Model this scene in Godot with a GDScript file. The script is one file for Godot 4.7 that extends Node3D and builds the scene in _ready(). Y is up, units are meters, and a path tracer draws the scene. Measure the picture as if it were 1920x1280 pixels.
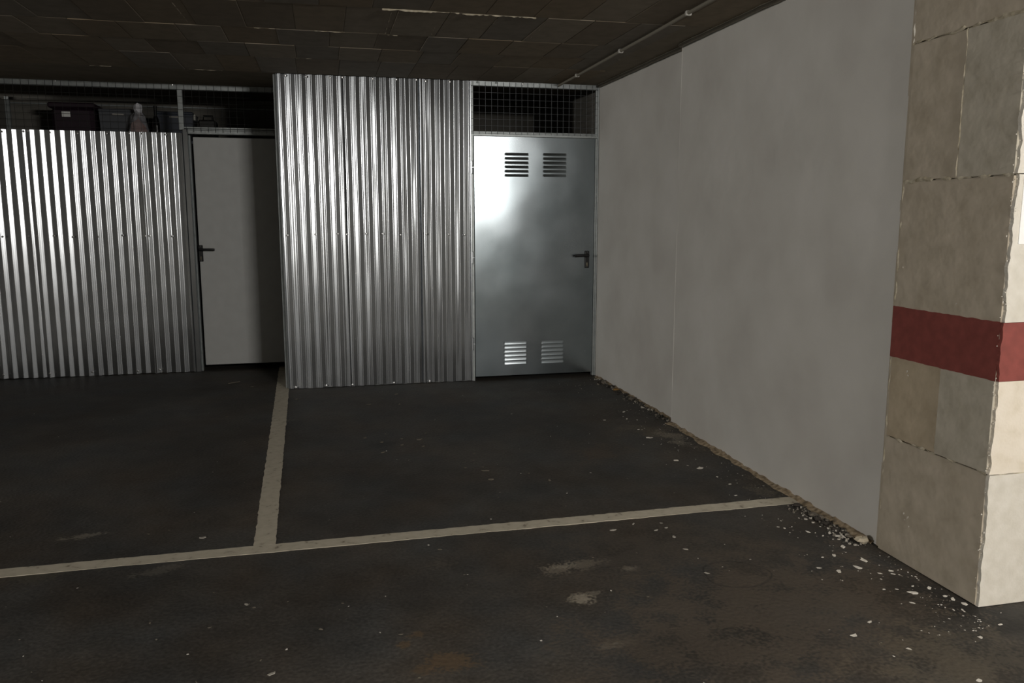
extends Node3D

# ---------------------------------------------------------------- measures (metres)
const SHEET_Z := -6.9          # front partition, right of the dividing line
const REAR_Z := -7.9           # left partition, one metre further back
const BACK_Z := -9.2
const PITCH := 0.08            # corrugation pitch
var taken := {}
var M := {}

# ---------------------------------------------------------------- node helpers
func numbered(called: String) -> String:
	var n: int = taken.get(called, -1) + 1
	taken[called] = n
	return called if n == 0 else "%s_%03d" % [called, n]

func mark(o: Node, label: String, category := "", group := "", kind := "") -> void:
	if label != "": o.set_meta("label", label)
	if category != "": o.set_meta("category", category)
	if group != "": o.set_meta("group", group)
	if kind != "": o.set_meta("kind", kind)

func thing(called: String, at: Vector3, label: String, category: String, group := "", kind := "thing") -> Node3D:
	var o := Node3D.new()
	o.name = numbered(called)
	o.position = at
	add_child(o)
	mark(o, label, category, group, kind)
	return o

func put(mesh: Mesh, called: String, mat: Material, parent: Node3D, at := Vector3.ZERO) -> MeshInstance3D:
	var o := MeshInstance3D.new()
	o.mesh = mesh
	o.material_override = mat
	o.cast_shadow = GeometryInstance3D.SHADOW_CASTING_SETTING_ON
	o.position = at
	if parent == self:
		o.name = numbered(called)
		add_child(o)
	else:
		o.name = part_name(parent, called)
		parent.add_child(o, true)
	return o

func part_name(parent: Node3D, called: String) -> String:
	var key := "%d %s" % [parent.get_instance_id(), called]
	var n: int = taken.get(key, -1) + 1
	taken[key] = n
	return called if n == 0 else "%s_%03d" % [called, n]

# ---------------------------------------------------------------- mesh helpers
func start() -> SurfaceTool:
	var st := SurfaceTool.new()
	st.begin(Mesh.PRIMITIVE_TRIANGLES)
	return st

func tri(st: SurfaceTool, a: Vector3, b: Vector3, c: Vector3, out: Vector3) -> void:
	var n := (a - c).cross(a - b)
	if n.length_squared() < 1e-16: return
	n = n.normalized()
	if n.dot(out) < 0.0:
		var t := b
		b = c
		c = t
		n = -n
	for v: Vector3 in [a, b, c]:
		st.set_normal(n)
		st.add_vertex(v)

func quad(st: SurfaceTool, a: Vector3, b: Vector3, c: Vector3, d: Vector3, out: Vector3) -> void:
	tri(st, a, b, c, out)
	tri(st, a, c, d, out)

# a box with chamfered edges
func add_box(st: SurfaceTool, c: Vector3, s: Vector3, bev := 0.0) -> void:
	var h := s * 0.5
	var b: float = minf(bev, minf(h.x, minf(h.y, h.z)) * 0.8)
	for ax in 3:
		var u := (ax + 1) % 3
		var w := (ax + 2) % 3
		for sg: float in [-1.0, 1.0]:
			var ps: Array[Vector3] = []
			for k: Array in [[-1, -1], [1, -1], [1, 1], [-1, 1]]:
				var p := Vector3.ZERO
				p[ax] = sg * h[ax]
				p[u] = k[0] * (h[u] - b)
				p[w] = k[1] * (h[w] - b)
				ps.append(c + p)
			var n := Vector3.ZERO
			n[ax] = sg
			quad(st, ps[0], ps[1], ps[2], ps[3], n)
		if b > 0.0:
			for su: float in [-1.0, 1.0]:
				for sw: float in [-1.0, 1.0]:
					var q: Array[Vector3] = []
					for k: Array in [[-1, 0], [1, 0], [1, 1], [-1, 1]]:
						var p := Vector3.ZERO
						p[ax] = k[0] * (h[ax] - b)
						p[u] = su * (h[u] - (b if k[1] == 1 else 0.0))
						p[w] = sw * (h[w] - (0.0 if k[1] == 1 else b))
						q.append(c + p)
					var n := Vector3.ZERO
					n[u] = su
					n[w] = sw
					quad(st, q[0], q[1], q[2], q[3], n)
	if b > 0.0:
		for sx: float in [-1.0, 1.0]:
			for sy: float in [-1.0, 1.0]:
				for sz: float in [-1.0, 1.0]:
					var e := Vector3(sx * h.x, sy * h.y, sz * h.z)
					tri(st, c + e - Vector3(0, sy * b, sz * b), c + e - Vector3(sx * b, 0, sz * b), c + e - Vector3(sx * b, sy * b, 0), e)

func boxm(s: Vector3, bev := 0.0, c := Vector3.ZERO) -> ArrayMesh:
	var st := start()
	add_box(st, c, s, bev)
	return st.commit()

func span(a: Vector3, b: Vector3, bev := 0.0) -> ArrayMesh:
	return boxm((b - a).abs(), bev, (a + b) * 0.5)

# a smooth grid of points; p[j][i]
func add_grid(st: SurfaceTool, p: Array, out: Vector3, uvs := []) -> void:
	var nv := p.size()
	var nu: int = p[0].size()
	var nn := []
	for j in nv:
		var row := PackedVector3Array()
		for i in nu:
			var du: Vector3 = p[j][mini(i + 1, nu - 1)] - p[j][maxi(i - 1, 0)]
			var dv: Vector3 = p[mini(j + 1, nv - 1)][i] - p[maxi(j - 1, 0)][i]
			var n := du.cross(dv)
			n = n.normalized() if n.length_squared() > 1e-18 else out
			row.append(n if n.dot(out) >= 0.0 else -n)
		nn.append(row)
	for j in nv - 1:
		for i in nu - 1:
			var id := [[j, i], [j, i + 1], [j + 1, i + 1], [j + 1, i]]
			var a: Vector3 = p[j][i]
			var b: Vector3 = p[j][i + 1]
			var c: Vector3 = p[j + 1][i + 1]
			var flip := (a - c).cross(a - b).dot(nn[j][i]) < 0.0
			for k: int in ([0, 2, 1, 0, 3, 2] if flip else [0, 1, 2, 0, 2, 3]):
				var q: Array = id[k]
				st.set_normal(nn[q[0]][q[1]])
				if uvs.size() > 0: st.set_uv(uvs[q[0]][q[1]])
				st.add_vertex(p[q[0]][q[1]])

func add_tube(st: SurfaceTool, pts: Array, r: float, sides := 8) -> void:
	var g := []
	for k in pts.size():
		var a: Vector3 = pts[maxi(k - 1, 0)]
		var b: Vector3 = pts[mini(k + 1, pts.size() - 1)]
		var d := (b - a).normalized()
		var s := d.cross(Vector3.UP if absf(d.y) < 0.9 else Vector3.RIGHT).normalized()
		var t := d.cross(s).normalized()
		var row := PackedVector3Array()
		for i in sides + 1:
			var an := TAU * i / sides
			row.append(pts[k] + (s * cos(an) + t * sin(an)) * r)
		g.append(row)
	for k in pts.size() - 1:
		for i in sides:
			var a: Vector3 = g[k][i]
			var b: Vector3 = g[k][i + 1]
			var c: Vector3 = g[k + 1][i + 1]
			var flip := (a - c).cross(a - b).dot(a - pts[k]) < 0.0
			for q: Array in ([[k, i], [k + 1, i + 1], [k, i + 1], [k, i], [k + 1, i], [k + 1, i + 1]] if flip else [[k, i], [k, i + 1], [k + 1, i + 1], [k, i], [k + 1, i + 1], [k + 1, i]]):
				st.set_normal((g[q[0]][q[1]] - pts[q[0]]).normalized())
				st.add_vertex(g[q[0]][q[1]])
	for e in [0, pts.size() - 1]:
		var o: Vector3 = pts[e] - pts[1 if e == 0 else pts.size() - 2]
		for i in sides: tri(st, pts[e], g[e][i], g[e][i + 1], o)

func tube(pts: Array, r: float, sides := 8) -> ArrayMesh:
	var st := start()
	add_tube(st, pts, r, sides)
	return st.commit()

# profile of (radius, height) turned about y
func lathe(prof: Array, sides := 20) -> ArrayMesh:
	var st := start()
	for k in prof.size() - 1:
		var a: Vector2 = prof[k]
		var b: Vector2 = prof[k + 1]
		for i in sides:
			var t0 := TAU * i / sides
			var t1 := TAU * (i + 1) / sides
			var mid := Vector3(cos((t0 + t1) * 0.5), 0, sin((t0 + t1) * 0.5))
			var out := mid * (b.y - a.y) + Vector3.UP * (a.x - b.x)
			quad(st, Vector3(cos(t0) * a.x, a.y, sin(t0) * a.x), Vector3(cos(t1) * a.x, a.y, sin(t1) * a.x), Vector3(cos(t1) * b.x, b.y, sin(t1) * b.x), Vector3(cos(t0) * b.x, b.y, sin(t0) * b.x), out)
	return st.commit()

# an outline in x, y pushed out from z0 to z1
func extrude(poly: PackedVector2Array, z0: float, z1: float) -> ArrayMesh:
	var st := start()
	var ix := Geometry2D.triangulate_polygon(poly)
	for k in range(0, ix.size(), 3):
		var p := [poly[ix[k]], poly[ix[k + 1]], poly[ix[k + 2]]]
		tri(st, Vector3(p[0].x, p[0].y, z1), Vector3(p[1].x, p[1].y, z1), Vector3(p[2].x, p[2].y, z1), Vector3(0, 0, z1 - z0))
		tri(st, Vector3(p[0].x, p[0].y, z0), Vector3(p[1].x, p[1].y, z0), Vector3(p[2].x, p[2].y, z0), Vector3(0, 0, z0 - z1))
	var cw := Geometry2D.is_polygon_clockwise(poly)
	for k in poly.size():
		var a := poly[k]
		var b := poly[(k + 1) % poly.size()]
		var o := Vector3(b.y - a.y, a.x - b.x, 0) * (-1.0 if cw else 1.0)
		quad(st, Vector3(a.x, a.y, z0), Vector3(b.x, b.y, z0), Vector3(b.x, b.y, z1), Vector3(a.x, a.y, z1), o)
	return st.commit()

func wob(n: FastNoiseLite, x: float, y := 0.0, z := 0.0) -> float:
	return n.get_noise_3d(x, y, z)

func noise(sd: int, freq: float, oct := 3) -> FastNoiseLite:
	var n := FastNoiseLite.new()
	n.seed = sd
	n.noise_type = FastNoiseLite.TYPE_SIMPLEX_SMOOTH
	n.frequency = freq
	n.fractal_octaves = oct
	return n

# a rough raised seam from a to b on a surface that faces out
func seam(a: Vector3, b: Vector3, out: Vector3, w: float, h: float, sd: int, fill := 0.75) -> ArrayMesh:
	var st := start()
	var n := noise(sd, 14.0, 3)
	var len_ := a.distance_to(b)
	var steps := int(len_ / 0.012) + 2
	var side := (b - a).normalized().cross(out).normalized()
	for k in steps - 1:
		var q := []
		for e in 2:
			var t := float(k + e) / (steps - 1)
			var s := wob(n, t * len_, float(sd)) + fill - 0.5
			var f := clampf(s * 2.2, 0.05, 1.0)
			var c := a.lerp(b, t) + side * wob(n, t * len_, 7.0) * w * 0.5
			q.append([c - side * w * 0.5 * f, c + out * h * f * (0.6 + 0.4 * absf(wob(n, t * len_ * 2.0, 3.0))), c + side * w * 0.5 * f])
		quad(st, q[0][0], q[1][0], q[1][1], q[0][1], out - side)
		quad(st, q[0][1], q[1][1], q[1][2], q[0][2], out + side)
	return st.commit()

# an uneven lump of rubble resting on y = 0
func lump(sd: int, s: Vector3) -> ArrayMesh:
	var st := start()
	var rng := RandomNumberGenerator.new()
	rng.seed = sd
	var rings := []
	for j in 5:
		var row := []
		for i in 7:
			var ph := PI * j / 4.0
			var an := TAU * i / 7.0
			var r := rng.randf_range(0.72, 1.12)
			row.append(Vector3(sin(ph) * cos(an) * r * s.x, maxf(0.0, 0.5 + cos(ph) * r * 0.5) * s.y, sin(ph) * sin(an) * r * s.z) * 1.0)
		rings.append(row)
	for j in 4:
		for i in 7:
			var a: Vector3 = rings[j][i]
			var c: Vector3 = rings[j + 1][(i + 1) % 7]
			quad(st, a, rings[j][(i + 1) % 7] if j > 0 else rings[0][0], c, rings[j + 1][i], (a + c) * 0.5 - Vector3(0, s.y * 0.5, 0))
	return st.commit()

# a thin curled chip, about one metre across, scaled when it is placed
func add_chip(st: SurfaceTool, rng: RandomNumberGenerator, at: Vector3, size: float, thick: float) -> void:
	var n := rng.randi_range(5, 8)
	var turn := rng.randf() * TAU
	var stretch := rng.randf_range(0.35, 0.8)
	var top := []
	var low := []
	for i in n:
		var an := TAU * i / n
		var r := size * 0.5 * rng.randf_range(0.45, 1.2)
		var p := Vector3(cos(an) * r, 0, sin(an) * r * stretch).rotated(Vector3.UP, turn)
		low.append(at + p)
		top.append(at + p * 0.92 + Vector3(0, thick * rng.randf_range(0.6, 1.5), 0))
	var c := at + Vector3(0, thick * 0.9, 0)
	for i in n:
		var j := (i + 1) % n
		tri(st, c, top[i], top[j], Vector3.UP)
		quad(st, top[i], top[j], low[j], low[i], top[i] - at)

# ---------------------------------------------------------------- materials
func mat(c: Color, rough := 0.8, metal := 0.0) -> StandardMaterial3D:
	var m := StandardMaterial3D.new()
	m.albedo_color = c
	m.roughness = rough
	m.metallic = metal
	return m

# a seamless tile that runs between the colours of a ramp
func tile(sd: int, freq: float, oct: int, ramp: Array, size := 256) -> ImageTexture:
	var n := noise(sd, freq, oct)
	var src := n.get_seamless_image(size, size).get_data()
	var lut := []
	for k in 256:
		var t := k / 255.0 * (ramp.size() - 1)
		var i := mini(int(t), ramp.size() - 2)
		lut.append(ramp[i].lerp(ramp[i + 1], t - i))
	var d := PackedByteArray()
	d.resize(size * size * 3)
	for k in size * size:
		var c: Color = lut[src[k]]
		d[k * 3] = c.r8
		d[k * 3 + 1] = c.g8
		d[k * 3 + 2] = c.b8
	var im := Image.create_from_data(size, size, false, Image.FORMAT_RGB8, d)
	im.generate_mipmaps()
	return ImageTexture.create_from_image(im)

func relief(sd: int, freq: float, oct: int, strength: float, size := 512) -> ImageTexture:
	var im := noise(sd, freq, oct).get_seamless_image(size, size)
	im.convert(Image.FORMAT_RGBA8)
	im.bump_map_to_normal_map(strength)
	return ImageTexture.create_from_image(im)

func grained(c: Color, rough: float, metal: float, tex: Texture2D, scale: float, nrm: Texture2D = null, nscale := 1.0, rtex: Texture2D = null) -> StandardMaterial3D:
	var m := mat(c, rough, metal)
	m.albedo_texture = tex
	m.uv1_triplanar = true
	m.uv1_world_triplanar = true
	m.uv1_scale = Vector3.ONE * scale
	if nrm:
		m.normal_enabled = true
		m.normal_texture = nrm
		m.normal_scale = nscale
	if rtex:
		m.roughness_texture = rtex
		m.roughness_texture_channel = BaseMaterial3D.TEXTURE_CHANNEL_RED
	return m

func g(v: float) -> Color:
	return Color(v, v, v)

func make_materials() -> void:
	var fine := relief(5, 0.09, 4, 2.0)
	var soft := relief(6, 0.02, 3, 3.0)
	var metal_tone := tile(11, 0.02, 5, [g(0.86), g(0.95), g(1.0)])
	M.galv = grained(Color(0.73, 0.745, 0.76), 0.265, 0.95, tile(17, 0.015, 4, [g(0.95), g(1.0)]), 1.1, null, 1.0, tile(18, 0.008, 3, [g(0.88), g(1.0)]))
	M.door_steel = grained(Color(0.64, 0.67, 0.69), 0.24, 0.95, tile(13, 0.008, 5, [Color(0.80, 0.82, 0.82), Color(0.92, 0.93, 0.93), g(1.0)]), 0.55, null, 1.0, tile(14, 0.007, 4, [g(0.78), g(0.9), g(1.0)]))
	M.frame = grained(Color(0.66, 0.68, 0.68), 0.48, 0.7, metal_tone, 3.0)
	M.frame_dull = grained(Color(0.58, 0.60, 0.60), 0.55, 0.55, metal_tone, 3.0)
	M.wire = mat(Color(0.40, 0.41, 0.42), 0.5, 0.7)
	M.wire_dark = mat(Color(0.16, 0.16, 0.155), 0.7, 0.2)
	M.screw = mat(Color(0.8, 0.8, 0.8), 0.3, 0.9)
	M.door_paint = grained(Color(0.73, 0.735, 0.73), 0.55, 0.0, tile(15, 0.02, 4, [g(0.96), g(1.0)]), 1.5)
	M.black = mat(Color(0.035, 0.035, 0.035), 0.45)
	M.brass = mat(Color(0.50, 0.47, 0.40), 0.4, 0.9)
	M.plaster = grained(Color(0.82, 0.81, 0.79), 0.85, 0.0, tile(21, 0.012, 5, [Color(0.93, 0.925, 0.92), Color(0.97, 0.97, 0.965), g(1.0)]), 0.45, soft, 0.15)
	M.dark_wall = grained(Color(0.44, 0.43, 0.405), 0.95, 0.0, tile(36, 0.02, 4, [g(0.85), g(1.0)]), 0.6)  # darker tone shared by the storage room walls
	M.grey_wall = grained(Color(0.62, 0.61, 0.58), 0.9, 0.0, tile(22, 0.02, 4, [g(0.88), g(1.0)]), 0.5)
	var conc := tile(23, 0.012, 5, [Color(0.89, 0.875, 0.85), Color(0.955, 0.945, 0.93), Color(1.0, 0.99, 0.98)], 512)
	M.pillar = grained(Color(0.73, 0.695, 0.635), 0.85, 0.0, conc, 1.1, soft, 0.4)
	M.pillar_grey = grained(Color(0.73, 0.71, 0.66), 0.85, 0.0, conc, 1.4, soft, 0.4)
	M.pillar_tan = grained(Color(0.73, 0.68, 0.595), 0.85, 0.0, conc, 1.2, soft, 0.4)
	M.cream = grained(Color(0.865, 0.83, 0.775), 0.75, 0.0, tile(24, 0.02, 5, [Color(0.93, 0.92, 0.89), Color(0.98, 0.975, 0.965), g(1.0)]), 1.6, fine, 0.3)
	M.white_paint = grained(Color(0.83, 0.81, 0.77), 0.75, 0.0, tile(25, 0.03, 5, [Color(0.93, 0.925, 0.91), g(1.0)]), 1.8, fine, 0.3)
	M.red = grained(Color(0.53, 0.265, 0.235), 0.7, 0.0, tile(26, 0.03, 5, [Color(0.86, 0.84, 0.84), g(1.0)]), 2.0)
	M.lime = grained(Color(0.84, 0.81, 0.74), 0.9, 0.0, tile(27, 0.05, 4, [Color(0.6, 0.57, 0.5), g(1.0)]), 2.0)
	M.ceiling = grained(Color(0.50, 0.465, 0.405), 0.9, 0.0, conc, 0.8)
	M.boards = []
	for c: Color in [Color(0.52, 0.475, 0.405), Color(0.475, 0.435, 0.375), Color(0.54, 0.505, 0.45), Color(0.49, 0.465, 0.425), Color(0.51, 0.46, 0.385)]:
		M.boards.append(grained(c, 0.9, 0.0, conc, 1.3))
	M.mortar = grained(Color(0.76, 0.71, 0.63), 0.95, 0.0, tile(28, 0.04, 5, [Color(0.35, 0.32, 0.28), Color(0.8, 0.76, 0.7), g(1.0)]), 2.5, fine, 1.0)
	M.rubble = mat(Color(0.42, 0.39, 0.35), 0.95)
	M.rubble_dark = mat(Color(0.22, 0.20, 0.18), 0.95)
	M.stone = mat(Color(0.72, 0.68, 0.60), 0.9)
	M.line = grained(Color(0.74, 0.71, 0.645), 0.8, 0.0, tile(29, 0.035, 5, [Color(0.55, 0.53, 0.50), Color(0.93, 0.925, 0.92), Color(0.96, 0.96, 0.95), g(0.98), g(1.0)], 512), 0.9)
	M.flake = mat(Color(0.84, 0.82, 0.78), 0.8)
	M.flake_dull = mat(Color(0.46, 0.43, 0.38), 0.9)
	M.flake_grey = mat(Color(0.66, 0.64, 0.60), 0.85)
	M.paper = mat(Color(0.93, 0.93, 0.92), 0.6)
	M.pipe = mat(Color(0.52, 0.50, 0.45), 0.7)
	M.clip = mat(Color(0.72, 0.71, 0.68), 0.6)
	M.outer_floor = grained(Color(0.30, 0.28, 0.25), 0.85, 0.0, tile(31, 0.03, 5, [g(0.75), g(1.0)]), 0.4)

func clamp8(v: float) -> int:
	return clampi(int(v), 0, 255)

# asphalt, its stains and some painted lamplight: an eight metre square, x from -4 to 4, z from -9 to -1
func floor_material() -> StandardMaterial3D:
	var n := 2048
	var coarse := noise(41, 0.0035, 5).get_image(n, n).get_data()
	var middle := noise(42, 0.02, 4).get_image(n, n).get_data()
	var grain := noise(43, 0.22, 2).get_image(n, n).get_data()
	var tint := noise(44, 0.006, 3).get_image(n, n).get_data()
	var d := PackedByteArray()
	d.resize(n * n * 3)
	var k := 0
	var o := 0
	while k < n * n:
		var v := 56.0 + (coarse[k] - 128) * 0.10 + (middle[k] - 128) * 0.06 + (grain[k] - 128) * 0.10
		var w := (tint[k] - 128) * 0.035
		d[o] = clamp8(v + 4.0 + w)
		d[o + 1] = clamp8(v)
		d[o + 2] = clamp8(v - 5.0 - w)
		k += 1
		o += 3
	# stains, patches, painted lamplight: x, z, half width, half depth, turn, colour, strength, raggedness
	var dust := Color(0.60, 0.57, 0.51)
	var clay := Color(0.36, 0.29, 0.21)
	var darker := Color(0.10, 0.095, 0.09)  # near-black tone of the darker floor patches
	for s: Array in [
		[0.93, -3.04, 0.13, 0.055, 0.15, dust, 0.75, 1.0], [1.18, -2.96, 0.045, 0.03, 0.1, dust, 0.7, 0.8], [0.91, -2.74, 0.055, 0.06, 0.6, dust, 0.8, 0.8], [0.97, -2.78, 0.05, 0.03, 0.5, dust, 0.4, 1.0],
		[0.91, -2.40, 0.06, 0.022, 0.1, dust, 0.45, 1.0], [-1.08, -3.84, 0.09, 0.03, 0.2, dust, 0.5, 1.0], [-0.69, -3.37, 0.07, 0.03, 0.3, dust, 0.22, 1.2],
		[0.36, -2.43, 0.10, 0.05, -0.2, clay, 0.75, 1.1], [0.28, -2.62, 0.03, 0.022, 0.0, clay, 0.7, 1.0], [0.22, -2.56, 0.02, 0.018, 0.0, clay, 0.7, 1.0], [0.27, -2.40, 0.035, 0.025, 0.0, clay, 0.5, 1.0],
		[2.14, -2.03, 0.11, 0.07, 0.4, darker, 0.9, 0.25], [2.12, -2.17, 0.075, 0.022, 0.1, darker, 0.6, 0.6], [2.24, -2.42, 0.16, 0.30, 0.45, darker, 0.7, 0.6], [2.30, -2.20, 0.25, 0.06, 0.1, darker, 0.7, 0.7], [2.12, -3.12, 0.16, 0.22, 0.7, darker, 0.4, 1.0],  # patches blacker than the asphalt around the pillar foot
		[1.12, -2.30, 0.22, 0.10, 0.2, darker, 0.5, 1.3], [0.33, -5.05, 0.14, 0.10, 0.0, darker, 0.6, 1.2],
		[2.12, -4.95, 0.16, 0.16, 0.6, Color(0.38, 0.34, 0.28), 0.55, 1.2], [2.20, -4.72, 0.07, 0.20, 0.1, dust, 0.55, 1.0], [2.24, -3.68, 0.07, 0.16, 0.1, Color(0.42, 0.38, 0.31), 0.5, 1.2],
		[1.63, -4.55, 0.22, 0.14, 0.2, Color(0.30, 0.24, 0.18), 0.4, 1.1], [1.45, -6.30, 0.35, 0.16, 0.0, Color(0.30, 0.30, 0.29), 0.4, 1.2], [1.55, -2.5, 0.75, 0.42, 0.3, Color(0.305, 0.268, 0.228), 0.7, 1.0], [1.95, -2.05, 0.35, 0.22, 0.3, Color(0.345, 0.315, 0.265), 0.6, 1.0], [1.3, -3.1, 0.5, 0.25, 0.2, Color(0.275, 0.245, 0.212), 0.55, 1.1],  # the wide brown tints paint the brighter lamplit right foreground into the colour
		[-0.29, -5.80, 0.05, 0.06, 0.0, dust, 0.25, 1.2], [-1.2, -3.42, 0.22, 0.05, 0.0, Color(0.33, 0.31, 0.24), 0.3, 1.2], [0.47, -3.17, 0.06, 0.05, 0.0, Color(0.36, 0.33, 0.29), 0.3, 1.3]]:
		blotch(d, n, middle, grain, s)
	# the worn outline of a round tar patch
	for a in 900:
		var an := TAU * a / 900.0
		var x := int((1.58 + cos(an) * (0.135 + 0.012 * sin(an * 3.0 + 1.0)) + 4.0) / 8.0 * n)
		var z := int((-2.81 + sin(an) * 0.12 + 9.0) / 8.0 * n)
		for e in 3:
			var p := ((z + e) * n + x) * 3
			for q in 3: d[p + q] = clamp8(d[p + q] * 0.965)
	var im := Image.create_from_data(n, n, false, Image.FORMAT_RGB8, d)
	var m := mat(Color(1, 1, 1), 0.68)
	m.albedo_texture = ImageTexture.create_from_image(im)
	var bump := noise(45, 0.16, 3).get_image(n, n)
	bump.convert(Image.FORMAT_RGBA8)
	bump.bump_map_to_normal_map(2.0)
	m.normal_enabled = true
	m.normal_texture = ImageTexture.create_from_image(bump)
	m.normal_scale = 0.28
	return m

func blotch(d: PackedByteArray, n: int, mid: PackedByteArray, grain: PackedByteArray, s: Array) -> void:
	var px := n / 8.0
	var cx: float = (s[0] + 4.0) * px
	var cz: float = (s[1] + 9.0) * px
	var r: float = maxf(s[2], s[3]) * px * 1.7
	var ca := cos(s[4])
	var sa := sin(s[4])
	var col: Color = s[5]
	for z in range(maxi(0, int(cz - r)), mini(n, int(cz + r))):
		for x in range(maxi(0, int(cx - r)), mini(n, int(cx + r))):
			var dx: float = ((x - cx) * ca - (z - cz) * sa) / (s[2] * px)
			var dz: float = ((x - cx) * sa + (z - cz) * ca) / (s[3] * px)
			var k := z * n + x
			var e: float = 1.0 - sqrt(dx * dx + dz * dz) + (mid[k] - 128) / 128.0 * 0.9 * s[7] + (grain[k] - 128) / 128.0 * 0.7 * s[7]
			if e <= 0.0: continue
			var t: float = clampf(e * 2.2, 0.0, 1.0) * s[6]
			d[k * 3] = clamp8(lerpf(d[k * 3], col.r * 255.0, t))
			d[k * 3 + 1] = clamp8(lerpf(d[k * 3 + 1], col.g * 255.0, t))
			d[k * 3 + 2] = clamp8(lerpf(d[k * 3 + 2], col.b * 255.0, t))

# ---------------------------------------------------------------- setting
func ceil_y(z: float) -> float:
	return 2.55 + (-6.9 - z) * (0.035 if z < -6.9 else 0.006)

func structure(called: String, mesh: Mesh, m: Material, label: String) -> MeshInstance3D:
	var o := put(mesh, called, m, self)
	mark(o, label, "", "", "structure")
	return o

func build_floor() -> void:
	var f := thing("floor", Vector3.ZERO, "dark stained asphalt floor of the parking bays", "", "", "structure")
	var st := start()
	var p := []
	var uv := []
	var n := noise(51, 0.9, 2)
	for j in 41:
		var row := PackedVector3Array()
		var ru := PackedVector2Array()
		for i in 41:
			var x := -4.0 + 8.0 * i / 40.0
			var z := -9.0 + 8.0 * j / 40.0
			row.append(Vector3(x, minf(0.0, wob(n, x, z) * 0.004 - 0.001), z))
			ru.append(Vector2(i / 40.0, j / 40.0))
		p.append(row)
		uv.append(ru)
	add_grid(st, p, Vector3.UP, uv)
	st.generate_tangents()
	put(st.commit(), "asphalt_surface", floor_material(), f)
	put(span(Vector3(-24, -0.3, -9.4), Vector3(8, -0.006, 7.2)), "subfloor", M.outer_floor, f)

func build_ceiling() -> void:
	var c := thing("ceiling", Vector3.ZERO, "dark board-marked concrete ceiling slab", "", "", "structure")
	var st := start()
	for s: Array in [[-9.4, -6.9], [-6.9, 7.2]]:
		var a := ceil_y(s[0])
		var b := ceil_y(s[1])
		var lo := [Vector3(-24, a, s[0]), Vector3(8, a, s[0]), Vector3(8, b, s[1]), Vector3(-24, b, s[1])]
		var hi := []
		for v: Vector3 in lo: hi.append(Vector3(v.x, 2.95, v.z))
		quad(st, lo[0], lo[1], lo[2], lo[3], Vector3.DOWN)
		quad(st, hi[0], hi[1], hi[2], hi[3], Vector3.UP)
		for k in 4: quad(st, lo[k], lo[(k + 1) % 4], hi[(k + 1) % 4], hi[k], (lo[k] + lo[(k + 1) % 4]) * 0.5 - Vector3(-5, 0, (s[0] + s[1]) * 0.5))
	put(st.commit(), "slab", M.ceiling, c)
	# the imprint of each formwork board, some a hair lower than others
	var rows := [-3.32, -3.97, -4.63, -5.27, -5.74, -6.2, -6.87]
	var rng := RandomNumberGenerator.new()
	rng.seed = 61
	for r in rows.size() - 1:
		var z1: float = rows[r]
		var z0: float = rows[r + 1]
		var x := -2.5 + (0.15 if r == 2 else rng.randf_range(-0.12, 0.1))
		while x < 2.1:
			var w := 0.28 if r == 2 else rng.randf_range(0.25, 0.33)
			if x + w > 2.2: w = 2.36 - x
			var d := rng.randf_range(0.002, 0.007)
			var zc := (z0 + z1) * 0.5
			var o := put(boxm(Vector3(w - 0.004, d, z1 - z0 - 0.005), 0.0015), "formwork_board", M.boards[rng.randi() % 5], c, Vector3(x + w * 0.5, ceil_y(zc) - d * 0.5 + 0.0008, zc))
			o.rotation.x = atan(0.006)
			x += w
	# fins of grout squeezed between the boards
	for s: Array in [[0.36, 0.78, -4.63, 0.012], [0.80, 1.22, -4.64, 0.010], [0.0, 0.18, -5.27, 0.005], [0.44, 0.50, -5.28, 0.006], [-0.14, 0.0, -6.2, 0.004], [-1.65, -1.5, -6.87, 0.004], [-0.95, -0.7, -6.87, 0.004], [-0.35, -0.2, -5.27, 0.004]]:
		put(seam(Vector3(s[0], ceil_y(s[2]) - 0.003, s[2]), Vector3(s[1], ceil_y(s[2]) - 0.003, s[2]), Vector3.DOWN, s[3] * 1.3, s[3], int(s[0] * 100) + 400, 0.8), "grout_fin", M.lime, c)
	for s: Array in [[-0.72, -4.75, -5.2], [0.415, -4.7, -5.25], [0.69, -4.85, -5.2], [1.01, -4.7, -5.2], [1.31, -4.75, -5.15]]:
		put(seam(Vector3(s[0], ceil_y(s[1]) - 0.004, s[1]), Vector3(s[0] + 0.01, ceil_y(s[2]) - 0.004, s[2]), Vector3.DOWN, 0.007, 0.005, int(s[0] * 100) + 900, 0.6), "grout_fin", M.ceiling, c)

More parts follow.
